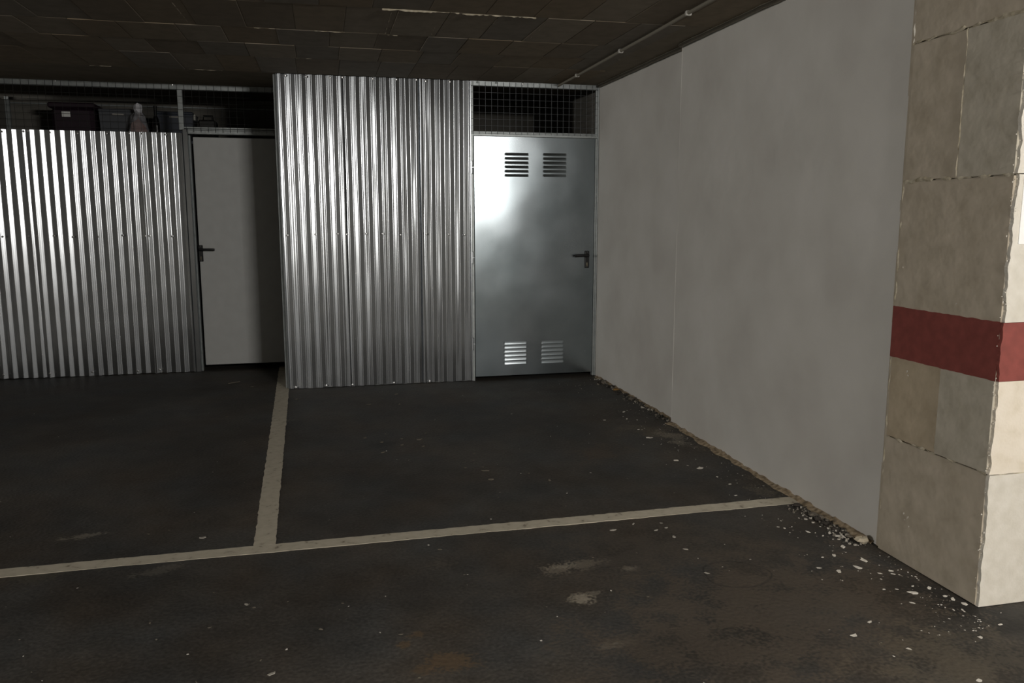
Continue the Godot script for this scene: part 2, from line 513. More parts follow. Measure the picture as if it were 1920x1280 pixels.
func build_walls() -> void:
	structure("wall_back", span(Vector3(-24, 0, -9.4), Vector3(8, 2.9, BACK_Z)), M.dark_wall, "grey rear wall inside the storage rooms")
	structure("wall_left", span(Vector3(-24.2, 0, -9.4), Vector3(-24, 2.9, 7.2)), M.grey_wall, "far end wall of the garage")
	structure("wall_front", span(Vector3(-24, 0, 7), Vector3(8, 2.9, 7.2)), M.grey_wall, "garage wall behind the viewer")
	structure("wall_end", span(Vector3(8, 0, -9.4), Vector3(8.2, 2.9, 7.2)), M.grey_wall, "garage end wall beyond the pillar")
	structure("wall_added_side", span(Vector3(-3.74, 0, BACK_Z), Vector3(-3.6, 2.55, -4.6)), M.plaster, "grey plastered wall added outside the view to keep lamplight off the left bay")  # added unseen wall; holds far-left lamplight off the left sheets and floor
	# right-hand wall: far stretch, then a nearer stretch built out by five centimetres
	var w := thing("wall_right", Vector3.ZERO, "smooth grey plastered wall on the right, stepped halfway along", "", "", "structure")
	var n := noise(71, 1.1, 3)
	for s: Array in [["store_stretch", 2.39, 2.39, BACK_Z, -6.96], ["far_stretch", 2.385, 2.385, -6.96, -5.12], ["near_stretch", 2.34, 2.325, -5.14, -2.93]]:
		var st := start()
		var p := []
		var cols := int((s[4] - s[3]) / 0.1) + 1
		for j in 27:
			var row := PackedVector3Array()
			for i in cols:
				var t := float(i) / (cols - 1)
				var z := lerpf(s[3], s[4], t)
				var y := 2.75 * j / 26.0
				row.append(Vector3(lerpf(s[1], s[2], t) + wob(n, z, y) * 0.004, y, z))
			p.append(row)
		add_grid(st, p, Vector3.LEFT)
		var bk := 2.52
		for e: int in [0, cols - 1]:
			for j in 26:
				quad(st, p[j][e], p[j + 1][e], Vector3(bk, p[j + 1][e].y, p[j][e].z), Vector3(bk, p[j][e].y, p[j][e].z), Vector3(0, 0, -1 if e == 0 else 1))
		quad(st, Vector3(bk, 0, s[3]), Vector3(bk, 2.75, s[3]), Vector3(bk, 2.75, s[4]), Vector3(bk, 0, s[4]), Vector3.RIGHT)
		put(st.commit(), s[0], M.dark_wall if s[0] == "store_stretch" else M.plaster, w)
	# rough bead where wall meets ceiling
	var bead := start()
	var nb := noise(72, 6.0, 3)
	for s: Array in [[2.375, -6.85, -5.15], [2.328, -5.12, -2.95]]:
		var pts := []
		var cnt := int((s[2] - s[1]) / 0.04)
		for k in cnt + 1:
			var z: float = lerpf(s[1], s[2], float(k) / cnt)
			pts.append(Vector3(s[0] - 0.012 + wob(nb, z) * 0.006, ceil_y(z) - 0.010 + wob(nb, z, 5.0) * 0.005, z))
		add_tube(bead, pts, 0.014, 7)
	structure("trim_1", bead.commit(), M.pipe, "rough mortar bead between the right wall and the ceiling")
	# plaster corner of the step, slightly proud and uneven
	var corner := []
	for k in 41:
		var y := lerpf(0.03, 2.53, k / 40.0)
		corner.append(Vector3(2.3445 + wob(nb, y * 0.6, 40.0) * 0.003, y, -5.135))
	structure("trim_2", tube(corner, 0.0055, 8), M.plaster, "rounded plaster corner where the right wall steps out")
	# crumbling mortar strip at the foot of the right-hand wall
	var fs := start()
	var nf := noise(73, 5.0, 4)
	for s: Array in [[2.385, 2.385, -6.84, -5.15, 0.022, 0.014], [2.345, 2.328, -5.13, -2.95, 0.040, 0.016]]:
		var p := []
		var cnt := int((s[3] - s[2]) / 0.02)
		for k in cnt + 1:
			var t := float(k) / cnt
			var z := lerpf(s[2], s[3], t)
			var x: float = lerpf(s[0], s[1], t)
			var out: float = s[4] * (0.8 + wob(nf, z) * 0.9)
			var hh: float = s[5] * (0.8 + wob(nf, z * 2.0, 9.0) * 1.0)
			out = maxf(out, 0.004)
			hh = maxf(hh, 0.004)
			p.append(PackedVector3Array([Vector3(x + 0.01, hh, z), Vector3(x - out * 0.25, hh * (0.8 + wob(nf, z * 3.0, 2.0) * 0.4), z), Vector3(x - out * 0.6, hh * (0.45 + wob(nf, z * 3.0, 4.0) * 0.4), z), Vector3(x - out, 0.003, z), Vector3(x - out - 0.004, -0.004, z)]))
		add_grid(fs, p, Vector3(-1, 1, 0))
	structure("baseboard_right", fs.commit(), M.mortar, "crumbling mortar strip along the foot of the right wall")

# ---------------------------------------------------------------- pillar
func ragged(y0: float, y1: float, x0: float, x1: float, sd: int, amp: float) -> PackedVector2Array:
	var n := noise(sd, 16.0, 4)
	var big := noise(sd + 1, 3.5, 2)
	var p := PackedVector2Array([Vector2(x1, y0), Vector2(x1, y1)])
	var cnt := int((y1 - y0) / 0.006)
	for k in cnt + 1:
		var y := lerpf(y1, y0, float(k) / cnt)
		p.append(Vector2(x0 + amp * (wob(n, y) * 0.9 + wob(big, y) * 1.0), y))
	return p

func build_pillar() -> void:
	var t := thing("concrete_pillar", Vector3(2.6, 0, -2.63), "concrete pillar with a dark red painted band and cream front face", "pillar")
	var o := -t.position
	put(span(Vector3(2.325, 0, -2.935), Vector3(2.95, 2.518, -2.358)), "core", M.pillar, t, o)
	var x0 := 2.31
	var x1 := 2.33
	var zb := -2.905
	var zf := -2.358
	var zm := -2.622
	var face: Array = [[2.102, 2.518, zb, zf, "pillar", 0.0], [1.567, 2.098, zb, zm, "pillar", 0.002], [1.567, 2.098, zm, zf, "pillar_grey", -0.001], [1.035, 1.563, zb, zf, "pillar", 0.0], [0.507, 1.031, zb, zm, "pillar_tan", 0.002], [0.507, 1.031, zm, zf, "pillar_grey", -0.003], [0.0, 0.503, zb, zf, "pillar", 0.0]]
	for b: Array in face:
		put(span(Vector3(x0 + b[5], b[0], b[2] + 0.0015), Vector3(x1, b[1], b[3] - 0.0005), 0.002), "formwork_block", M[b[4]], t, o)
	for s: Array in [[2.10, zb, zf, 1.0], [1.565, zb, zf, 1.0], [0.505, zb, zf, 0.9]]:
		put(seam(Vector3(x0, s[0], s[1]), Vector3(x0, s[0] + 0.004, s[2]), Vector3.LEFT, 0.017, 0.007, int(s[0] * 50), s[3] * 0.80), "seam_ridge", M.lime, t, o)
	for s: Array in [[1.565, 2.10, 0.95], [0.505, 0.845, 0.6]]:
		put(seam(Vector3(x0 + 0.002, s[0], zm - 0.001), Vector3(x0 + 0.002, s[1], zm + 0.001), Vector3.LEFT, 0.011, 0.008, int(s[0] * 70) + 3, s[2]), "seam_ridge", M.lime, t, o)
	put(seam(Vector3(x0 + 0.001, 0.12, zb), Vector3(x0 + 0.001, 1.56, zb), Vector3.LEFT, 0.015, 0.006, 333, 0.58), "seam_ridge", M.lime, t, o)
	put(seam(Vector3(x0 + 0.001, 2.1, zb), Vector3(x0 + 0.001, 2.51, zb), Vector3.LEFT, 0.013, 0.007, 334, 0.7), "seam_ridge", M.white_paint, t, o)
	# red band: side face and front face
	var rb := start()
	var nr := noise(81, 18.0, 3)
	var pr := []
	for k in 61:
		var z := lerpf(zb - 0.004, zf + 0.002, k / 60.0)
		var yt := 1.057 + wob(nr, z) * 0.003
		var yb := 0.846 + wob(nr, z, 4.0) * 0.003
		pr.append(PackedVector3Array([Vector3(x0 + 0.004, yt, z), Vector3(x0 - 0.0035, yt, z), Vector3(x0 - 0.0035, yb, z), Vector3(x0 + 0.004, yb, z)]))
	for k in 60:
		for e in 3: quad(rb, pr[k][e], pr[k + 1][e], pr[k + 1][e + 1], pr[k][e + 1], [Vector3.UP, Vector3.LEFT, Vector3.DOWN][e])
	mark(put(rb.commit(), "red_band", M.red, t, o), "dark red painted band")
	var k := 0
	for f: Array in [[0.0, 0.502, "white_paint", 0.006], [0.506, 0.846, "cream", 0.008], [1.057, 1.566, "white_paint", 0.010], [1.569, 2.10, "white_paint", 0.011], [2.103, 2.518, "cream", 0.010]]:
		put(extrude(ragged(f[0], f[1], 2.312, 2.95, 90 + k * 7, f[3]), -2.360, -2.345), "front_block", M[f[2]], t, o)
		k += 1
	mark(put(extrude(ragged(0.847, 1.056, 2.311, 2.95, 140, 0.007), -2.360, -2.3445), "red_band", M.red, t, o), "dark red painted band")
	put(seam(Vector3(2.315, 0.504, -2.347), Vector3(2.95, 0.502, -2.347), Vector3.BACK, 0.008, 0.003, 145, 0.6), "seam_ridge", M.lime, t, o)
	var sp := start()
	var sr := RandomNumberGenerator.new()
	sr.seed = 155
	for q: Array in [[0.20, -2.735, 0.022], [0.185, -2.75, 0.014], [0.21, -2.76, 0.010], [0.165, -2.725, 0.010], [0.80, -2.80, 0.014], [0.785, -2.795, 0.010], [0.66, -2.52, 0.008], [0.60, -2.50, 0.016], [1.10, -2.57, 0.014], [1.02, -2.70, 0.010], [2.35, -2.45, 0.012], [1.22, -2.87, 0.008]]:
		var c0 := start()
		add_chip(c0, sr, Vector3.ZERO, q[2], 0.0016)
		sp.append_from(c0.commit(), 0, Transform3D(Basis(Vector3(0, 1, 0), Vector3(-1, 0, 0), Vector3(0, 0, 1)), Vector3(x0 - 0.001, q[0], q[1])))
	mark(put(sp.commit(), "paint_splash", M.white_paint, t, o), "white paint splashes", "", "", "stuff")
	# loose crumbs of paint that cling to the broken corner
	var cr := start()
	var rng := RandomNumberGenerator.new()
	rng.seed = 150
	for i in 150:
		var y := rng.randf_range(0.02, 2.5)
		if y > 0.85 and y < 1.05 and rng.randf() < 0.5: continue
		var s := rng.randf_range(0.001, 0.004)
		var c := Vector3(2.309 + rng.randf_range(-0.006, 0.006), y, rng.randf_range(-2.362, -2.343))
		for e: Array in [[Vector3.LEFT, Vector3.UP, Vector3.BACK], [Vector3.RIGHT, Vector3.UP, Vector3.BACK], [Vector3.LEFT, Vector3.DOWN, Vector3.BACK], [Vector3.RIGHT, Vector3.DOWN, Vector3.BACK], [Vector3.LEFT, Vector3.UP, Vector3.FORWARD], [Vector3.LEFT, Vector3.DOWN, Vector3.FORWARD]]:
			var j := rng.randf_range(0.6, 1.5)
			tri(cr, c + e[0] * s, c + e[1] * s * j, c + e[2] * s, e[0] + e[1] + e[2])
	mark(put(cr.commit(), "paint_crumbs", M.white_paint, t, o), "", "", "", "stuff")
	var ps := put(span(Vector3(2.337, 1.33, -2.3445), Vector3(2.547, 1.627, -2.3425)), "paper_notice", M.paper, self)
	mark(ps, "plain white sheet fixed to the front of the pillar", "notice")

# ---------------------------------------------------------------- corrugated partitions
func corrugated(x0: float, x1: float, y0: float, y1: float, phase: float, sd: int) -> ArrayMesh:
	var st := start()
	var n := noise(sd, 0.7, 3)
	var nu := int((x1 - x0) / PITCH * 14.0) + 1
	var nv := 18
	var front := []
	var back := []
	for j in nv + 1:
		var rf := PackedVector3Array()
		var rb := PackedVector3Array()
		for i in nu + 1:
			var x := lerpf(x0, x1, float(i) / nu)
			var y := lerpf(y0, y1, float(j) / nv)
			if j == 0: y += wob(n, x * 6.0, 50.0) * 0.006
			var rib := floorf((x - phase) / PITCH)
			var xx := x + wob(n, rib * 0.9, y * 0.5, 3.0) * 0.006
			var a := sin((xx - phase) / PITCH * TAU)
			var prof := a - 0.12 * sin((xx - phase) / PITCH * TAU * 3.0)
			var z := prof * (0.0072 + 0.0016 * wob(n, rib * 1.3, 8.0)) + wob(n, x * 1.6, y * 0.8) * 0.005 + wob(n, rib * 1.7, y * 1.1, 20.0) * 0.0022
			rf.append(Vector3(x, y, z))
			rb.append(Vector3(x, y, z - 0.0012))
		front.append(rf)
		back.append(rb)
	add_grid(st, front, Vector3.BACK)
	add_grid(st, back, Vector3.FORWARD)
	for j: int in [0, nv]:
		for i in nu: quad(st, front[j][i], front[j][i + 1], back[j][i + 1], back[j][i], Vector3.DOWN if j == 0 else Vector3.UP)
	for i: int in [0, nu]:
		for j in nv: quad(st, front[j][i], front[j + 1][i], back[j + 1][i], back[j][i], Vector3.LEFT if i == 0 else Vector3.RIGHT)
	return st.commit()

func screw_mesh() -> ArrayMesh:
	return lathe([Vector2(0.0, 0.006), Vector2(0.0045, 0.0055), Vector2(0.005, 0.002), Vector2(0.009, 0.001), Vector2(0.009, -0.004), Vector2(0.0, -0.004)], 8)

func build_partitions() -> void:
	var sm := screw_mesh()
	var l := thing("corrugated_partition", Vector3(-2.7, 0, REAR_Z), "low corrugated steel partition left of the plain grey door", "partition", "corrugated steel partitions")
	var r := thing("corrugated_partition", Vector3(0.47, 0, SHEET_Z), "full-height corrugated steel partition between the two doors", "partition", "corrugated steel partitions")
	var left: Array = [[-3.595, -2.42, 0.0, 0.05], [-2.46, -1.50, 0.003, 0.028], [-1.54, -1.185, 0.006, 0.045]]
	var right: Array = [[-0.305, 0.20, 0.003, 0.03], [0.165, 0.86, 0.0, 0.055], [0.825, 1.25, 0.004, 0.02]]
	for set_: Array in [[l, left, 0.005, 2.165, [0.035, 1.256, 2.148]], [r, right, 0.004, 2.545, [0.012, 1.28, 2.53]]]:
		var p: Node3D = set_[0]
		var k := 0
		for s: Array in set_[1]:
			var sh := put(corrugated(s[0] - p.position.x, s[1] - p.position.x, set_[2], set_[3], s[3], 200 + k * 5 + (0 if p == l else 60)), "corrugated_sheet", M.galv, p, Vector3(0, 0, s[2]))
			var rng := RandomNumberGenerator.new()
			rng.seed = 300 + k
			for row in 3:
				var x: float = s[0] + rng.randf_range(0.03, 0.07)
				while x < s[1] - 0.03:
					var hgt: float = set_[4][row] + rng.randf_range(-0.006, 0.008)
					var o := put(sm, "screw", M.screw, sh, Vector3(x - p.position.x, maxf(0.014, hgt), 0.0085))
					o.rotation.x = PI / 2
					x += [0.29, 0.165, 0.18][row] * rng.randf_range(0.8, 1.35)
			k += 1
		# rails that the sheets are screwed to
		for row in 3:
			var y: float = set_[4][row]
			var xa: float = set_[1][0][0] - p.position.x + 0.01
			var xb: float = set_[1][-1][1] - p.position.x - 0.01
			put(span(Vector3(xa, maxf(y - 0.02, 0.0), -0.05), Vector3(xb, minf(y + 0.02, 2.547), -0.014), 0.002), "rail", M.frame, p)
	# pressed edge strips
	put(span(Vector3(-1.196 + 2.7, 0.0, -0.045), Vector3(-1.178 + 2.7, 2.166, 0.016), 0.004), "edge_strip", M.galv, l)
	put(span(Vector3(-0.312 - 0.47, 0.0, -0.045), Vector3(-0.304 - 0.47, 2.548, 0.008), 0.002), "edge_strip", M.galv, r)
	put(span(Vector3(1.243 - 0.47, 0.0, -0.045), Vector3(1.254 - 0.47, 2.548, 0.010), 0.003), "edge_strip", M.galv, r)
	# sheet-clad side of the right-hand storage room, seen edge on
	structure("wall_storage", span(Vector3(-0.335, 0, BACK_Z), Vector3(-0.313, 2.55, SHEET_Z - 0.05)), M.frame_dull, "steel side wall of the storage room behind the sheets")
	structure("wall_storage_left", span(Vector3(-3.03, 0, BACK_Z), Vector3(-3.0, 2.57, REAR_Z - 0.06)), M.dark_wall, "grey dividing panel inside the left storage room")

# ---------------------------------------------------------------- wire mesh over the partitions and doors
func mesh_panel(t: Node3D, wm: Material, xa: float, xb: float, ya: float, yb: float, z: float, step_x: float, step_y: float) -> void:
	var v := tube([Vector3(0, ya, 0), Vector3(0, yb, 0)], 0.0015, 6)
	var h := tube([Vector3(xa, 0, 0), Vector3(xb, 0, 0)], 0.0015, 6)
	var x := xa + step_x * 0.35
	while x < xb:
		put(v, "wire", wm, t, Vector3(x, 0, z))
		x += step_x
	var y := ya + step_y * 0.3
	while y < yb:
		put(h, "wire", wm, t, Vector3(0, y, z - 0.004))
		y += step_y

func build_transoms() -> void:
	var a := thing("wire_mesh_screen", Vector3(-2.3, 2.17, REAR_Z), "dark wire mesh opening above the low partition and plain grey door", "mesh screen", "wire mesh screens under the ceiling")
	var top := ceil_y(REAR_Z) - 2.17 - 0.001
	put(span(Vector3(-1.29, top - 0.048, -0.03), Vector3(1.985, top, 0.008), 0.002), "rail", M.frame, a)
	put(span(Vector3(1.097, 0.02, -0.03), Vector3(1.140, top - 0.048, 0.008), 0.002), "post", M.frame, a)
	put(span(Vector3(1.925, 0.02, -0.03), Vector3(1.985, top - 0.048, 0.004), 0.002), "post", M.frame_dull, a)
	put(span(Vector3(1.140, 0.036, -0.01), Vector3(1.925, 0.050, 0.010), 0.002), "rail", M.frame, a)
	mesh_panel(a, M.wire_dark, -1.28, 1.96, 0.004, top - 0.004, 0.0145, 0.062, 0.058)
	for x: float in [-0.33, 0.12, 1.06, 1.95]:
		var o := put(screw_mesh(), "bolt", M.screw, a, Vector3(x, top - 0.006, 0.012))
		o.rotation.x = PI / 2
	var b := thing("wire_mesh_screen", Vector3(1.82, 2.1, SHEET_Z), "bright wire mesh screen above the louvred steel door", "mesh screen", "wire mesh screens under the ceiling")
	var tb := ceil_y(SHEET_Z) - 2.1 - 0.001
	put(span(Vector3(-0.565, tb - 0.042, -0.03), Vector3(0.562, tb, 0.0), 0.002), "rail", M.frame, b)
	put(span(Vector3(-0.565, 0.022, -0.03), Vector3(0.535, 0.040, 0.0), 0.002), "rail", M.frame, b)
	put(span(Vector3(-0.565, 0.040, -0.03), Vector3(-0.545, tb - 0.042, 0.0), 0.002), "post", M.frame, b)
	put(span(Vector3(0.535, 0.002, -0.03), Vector3(0.562, tb - 0.042, 0.0), 0.002), "post", M.frame, b)
	mesh_panel(b, M.wire, -0.566, 0.560, 0.016, tb - 0.006, 0.0068, 0.0524, 0.054)
	for x: float in [-0.51, -0.35, -0.12, 0.19]:
		var o := put(screw_mesh(), "bolt", M.frame_dull if x < -0.2 else M.screw, b, Vector3(x, tb - 0.012, 0.007))
		o.rotation.x = PI / 2

# ---------------------------------------------------------------- doors
func lever(t: Node3D, at: Vector3, way: float) -> void:
	var hd := Node3D.new()
	hd.name = part_name(t, "handle")
	hd.position = at
	t.add_child(hd, true)
	put(boxm(Vector3(0.040, 0.150, 0.010), 0.004), "plate", M.black, hd, Vector3(0, -0.02, 0.005))
	var st := start()
	add_tube(st, [Vector3(0, 0.016, 0.0), Vector3(0, 0.016, 0.048)], 0.010, 10)
	add_tube(st, [Vector3(-way * 0.006, 0.016, 0.046), Vector3(way * 0.05, 0.016, 0.048), Vector3(way * 0.10, 0.015, 0.046), Vector3(way * 0.124, 0.013, 0.038)], 0.0115, 10)
	put(st.commit(), "lever", M.black, hd)
	put(boxm(Vector3(0.010, 0.032, 0.004), 0.002), "lock_cylinder", M.brass, hd, Vector3(0.0, -0.062, 0.011))
	for y: float in [0.046, -0.086]:
		var o := put(screw_mesh(), "screw", M.screw, hd, Vector3(0, y, 0.0085))
		o.rotation.x = PI / 2
		o.scale = Vector3.ONE * 0.45

func louvre() -> ArrayMesh:
	# a pressed hood: flush along the top, proud along the bottom, with sloped ends
	var st := start()
	var w := 0.105
	var h := 0.023
	var d := 0.0065
	var a := [Vector3(-w + 0.006, h * 0.5, 0.0), Vector3(w - 0.006, h * 0.5, 0.0), Vector3(w - 0.010, -h * 0.5, d), Vector3(-w + 0.010, -h * 0.5, d)]
	var rows := []
	for j in 6:
		var t := j / 5.0
		var row := PackedVector3Array()
		for i in 7:
			var s := i / 6.0
			var lo: Vector3 = a[0].lerp(a[1], s)
			var hi: Vector3 = a[3].lerp(a[2], s)
			var q := lo.lerp(hi, t)
			q.z = d * (1.0 - (1.0 - t) * (1.0 - t) * 0.25 - (1.0 - t) * 0.75)
			row.append(q)
		rows.append(row)
	add_grid(st, rows, Vector3(0, 0.3, 1))
	for sd: float in [-1.0, 1.0]:
		var c := 0 if sd < 0 else 6
		for j in 5:
			var p0: Vector3 = rows[j][c]
			var p1: Vector3 = rows[j + 1][c]
			quad(st, p0, p1, Vector3(sd * w, p1.y, 0.0), Vector3(sd * w, p0.y, 0.0), Vector3(sd, 0.2, 0.6))
	quad(st, Vector3(-w, -h * 0.5, 0.0), rows[5][0], rows[5][6], Vector3(w, -h * 0.5, 0.0), Vector3.DOWN)
	return st.commit()

func build_doors() -> void:
	# plain painted door at the back of the left bay
	var a := thing("door_1", Vector3(-0.78, 0, REAR_Z), "plain matt grey steel door with a black lever handle", "", "", "structure")
	put(span(Vector3(-0.318, 0.055, -0.075), Vector3(0.40, 2.135, -0.035), 0.003), "leaf", M.door_paint, a)
	put(span(Vector3(-0.396, 0, -0.06), Vector3(-0.352, 2.2, 0.012), 0.003), "jamb", M.galv, a)
	put(span(Vector3(-0.352, 0, -0.09), Vector3(-0.338, 2.15, -0.03), 0.002), "jamb", M.frame_dull, a)
	put(span(Vector3(0.395, 0, -0.06), Vector3(0.462, 2.2, 0.004), 0.003), "jamb", M.frame_dull, a)
	put(span(Vector3(-0.352, 2.158, -0.06), Vector3(0.395, 2.204, 0.004), 0.003), "header", M.frame, a)
	put(span(Vector3(-0.30, 0.9, -0.13), Vector3(-0.2, 1.2, -0.0755), 0.003), "lock_case", M.frame_dull, a)
	lever(a, Vector3(-0.305, 1.115, -0.035), 1.0)
	# louvred galvanised door in the front partition
	var b := thing("door_2", Vector3(1.815, 0, SHEET_Z), "galvanised steel door with four louvred vents and black lever", "", "", "structure")
	var st := start()
	var n := noise(91, 1.3, 3)
	var p := []
	for j in 41:
		var row := PackedVector3Array()
		for i in 25:
			var x := lerpf(-0.535, 0.535, i / 24.0)
			var y := lerpf(0.036, 2.098, j / 40.0)
			row.append(Vector3(x, y, 0.004 + wob(n, x, y * 0.8) * 0.0022))
		p.append(row)
	add_grid(st, p, Vector3.BACK)
	add_box(st, Vector3(0, 1.067, -0.018), Vector3(1.07, 2.062, 0.036))
	for e: int in [0, 24]:
		for j in 40: quad(st, p[j][e], p[j + 1][e], p[j + 1][e] * Vector3(1, 1, 0), p[j][e] * Vector3(1, 1, 0), Vector3.LEFT if e == 0 else Vector3.RIGHT)
	put(st.commit(), "leaf", M.door_steel, b)
	put(span(Vector3(-0.562, 0, -0.05), Vector3(-0.541, 2.12, 0.006), 0.002), "jamb", M.frame, b)
	put(span(Vector3(0.541, 0, -0.05), Vector3(0.558, 2.10, 0.002), 0.002), "jamb", M.frame, b)
	put(span(Vector3(0.558, 0, -0.05), Vector3(0.568, 2.54, 0.012), 0.002), "jamb", M.frame, b)
	put(span(Vector3(-0.541, 2.101, -0.05), Vector3(0.541, 2.122, 0.003), 0.002), "header", M.frame, b)
	var lm := louvre()
	for v: Array in [[-0.168, 1.866], [0.170, 1.868], [-0.178, 0.238], [0.161, 0.235]]:
		var vent := Node3D.new()
		vent.name = part_name(b, "vent")
		vent.position = Vector3(v[0], v[1], 0.0065)
		b.add_child(vent, true)
		for k in 6: put(lm, "louvre", M.door_steel, vent, Vector3(0, 0.089 - k * 0.0356, 0))
	lever(b, Vector3(0.473, 1.073, 0.0065), -1.0)
	for y: float in [1.84, 1.08, 0.33]:
		var hg := Node3D.new()
		hg.name = part_name(b, "hinge")
		hg.position = Vector3(-0.549, y, 0.010)
		b.add_child(hg, true)
		put(tube([Vector3(0, -0.055, 0.004), Vector3(0, -0.002, 0.004)], 0.008, 8), "knuckle", M.frame, hg)
		put(tube([Vector3(0, 0.002, 0.004), Vector3(0, 0.055, 0.004)], 0.008, 8), "knuckle", M.frame, hg)
		put(boxm(Vector3(0.030, 0.10, 0.003), 0.001), "hinge_plate", M.galv, hg, Vector3(-0.005, 0, -0.003))

# ---------------------------------------------------------------- floor lines
func strip(a: Vector2, b: Vector2, wa: float, wb: float, h: float, sd: int) -> ArrayMesh:
	var st := start()
	var n := noise(sd, 12.0, 4)
	var len_ := a.distance_to(b)
	var cnt := int(len_ / 0.012)
	var d := (b - a).normalized()
	var s := Vector2(-d.y, d.x)
	var rows := []
	for k in cnt + 1:
		var t := float(k) / cnt
		var c := a.lerp(b, t)
		var w := lerpf(wa, wb, t) * 0.5
		var l := c - s * (w + wob(n, t * len_) * 0.006)
		var r := c + s * (w + wob(n, t * len_, 30.0) * 0.006)
		rows.append([Vector3(l.x, -0.003, l.y), Vector3(l.x, h, l.y), Vector3(r.x, h, r.y), Vector3(r.x, -0.003, r.y)])
	var side := Vector3(s.x, 0, s.y)
	for k in cnt:
		quad(st, rows[k][0], rows[k + 1][0], rows[k + 1][1], rows[k][1], -side)
		quad(st, rows[k][1], rows[k + 1][1], rows[k + 1][2], rows[k][2], Vector3.UP)
		quad(st, rows[k][2], rows[k + 1][2], rows[k + 1][3], rows[k][3], side)
	for e: int in [0, cnt]: quad(st, rows[e][0], rows[e][1], rows[e][2], rows[e][3], Vector3(d.x, 0, d.y) * (-1.0 if e == 0 else 1.0))
	return st.commit()

func build_lines() -> void:
	var c := put(strip(Vector2(-4.2, -3.45), Vector2(2.30, -3.527), 0.076, 0.092, 0.0012, 161), "parking_line", M.line, self)
	mark(c, "long cream painted line across the fronts of both bays", "floor line")
	var d := put(strip(Vector2(-0.290, -3.54), Vector2(-0.385, -8.0), 0.092, 0.108, 0.0009, 162), "parking_line", M.line, self)
	mark(d, "cream painted line dividing the two bays, running to the partition", "floor line")

# ---------------------------------------------------------------- ceiling conduit
func build_conduit() -> void:
	var t := thing("ceiling_conduit", Vector3(2.0, 2.53, -5.4), "thin grey conduit clipped under the ceiling beside the right wall", "conduit")
	var n := noise(171, 1.2, 2)
	var pts := []
	for k in 31:
		var z := lerpf(-6.88, -3.2, k / 30.0)
		pts.append(Vector3(lerpf(2.015, 1.965, k / 30.0) + wob(n, z) * 0.004, ceil_y(z) - 0.019, z) - t.position)
	put(tube(pts, 0.0095, 10), "pipe", M.pipe, t)
	for z: float in [-6.35, -5.35, -4.28]:
		var x := lerpf(2.015, 1.965, (z + 6.88) / 3.68)
		put(boxm(Vector3(0.034, 0.026, 0.022), 0.004), "clip", M.clip, t, Vector3(x, ceil_y(z) - 0.0185, z) - t.position)

# ---------------------------------------------------------------- stored things behind the mesh
func tub(t: Node3D, w: float, h: float, d: float, m: Material, lidm: Material, clipm: Material) -> void:
	var st := start()
	var b := [Vector3(-w * 0.44, 0, -d * 0.44), Vector3(w * 0.44, 0, -d * 0.44), Vector3(w * 0.44, 0, d * 0.44), Vector3(-w * 0.44, 0, d * 0.44)]
	var u := [Vector3(-w * 0.49, h - 0.03, -d * 0.49), Vector3(w * 0.49, h - 0.03, -d * 0.49), Vector3(w * 0.49, h - 0.03, d * 0.49), Vector3(-w * 0.49, h - 0.03, d * 0.49)]
	for k in 4: quad(st, b[k], b[(k + 1) % 4], u[(k + 1) % 4], u[k], b[k] + b[(k + 1) % 4])
	quad(st, b[0], b[1], b[2], b[3], Vector3.DOWN)
	put(st.commit(), "body", m, t)
	put(boxm(Vector3(w * 1.02, 0.03, d * 1.02), 0.01), "lid", lidm, t, Vector3(0, h - 0.015, 0))
	for s: float in [-1.0, 1.0]: put(boxm(Vector3(0.02, 0.06, 0.07), 0.006), "latch", clipm, t, Vector3(s * w * 0.505, h - 0.04, d * 0.2))
	put(boxm(Vector3(w * 0.3, 0.014, 0.01), 0.004), "handle", clipm, t, Vector3(0, h - 0.05, d * 0.495))

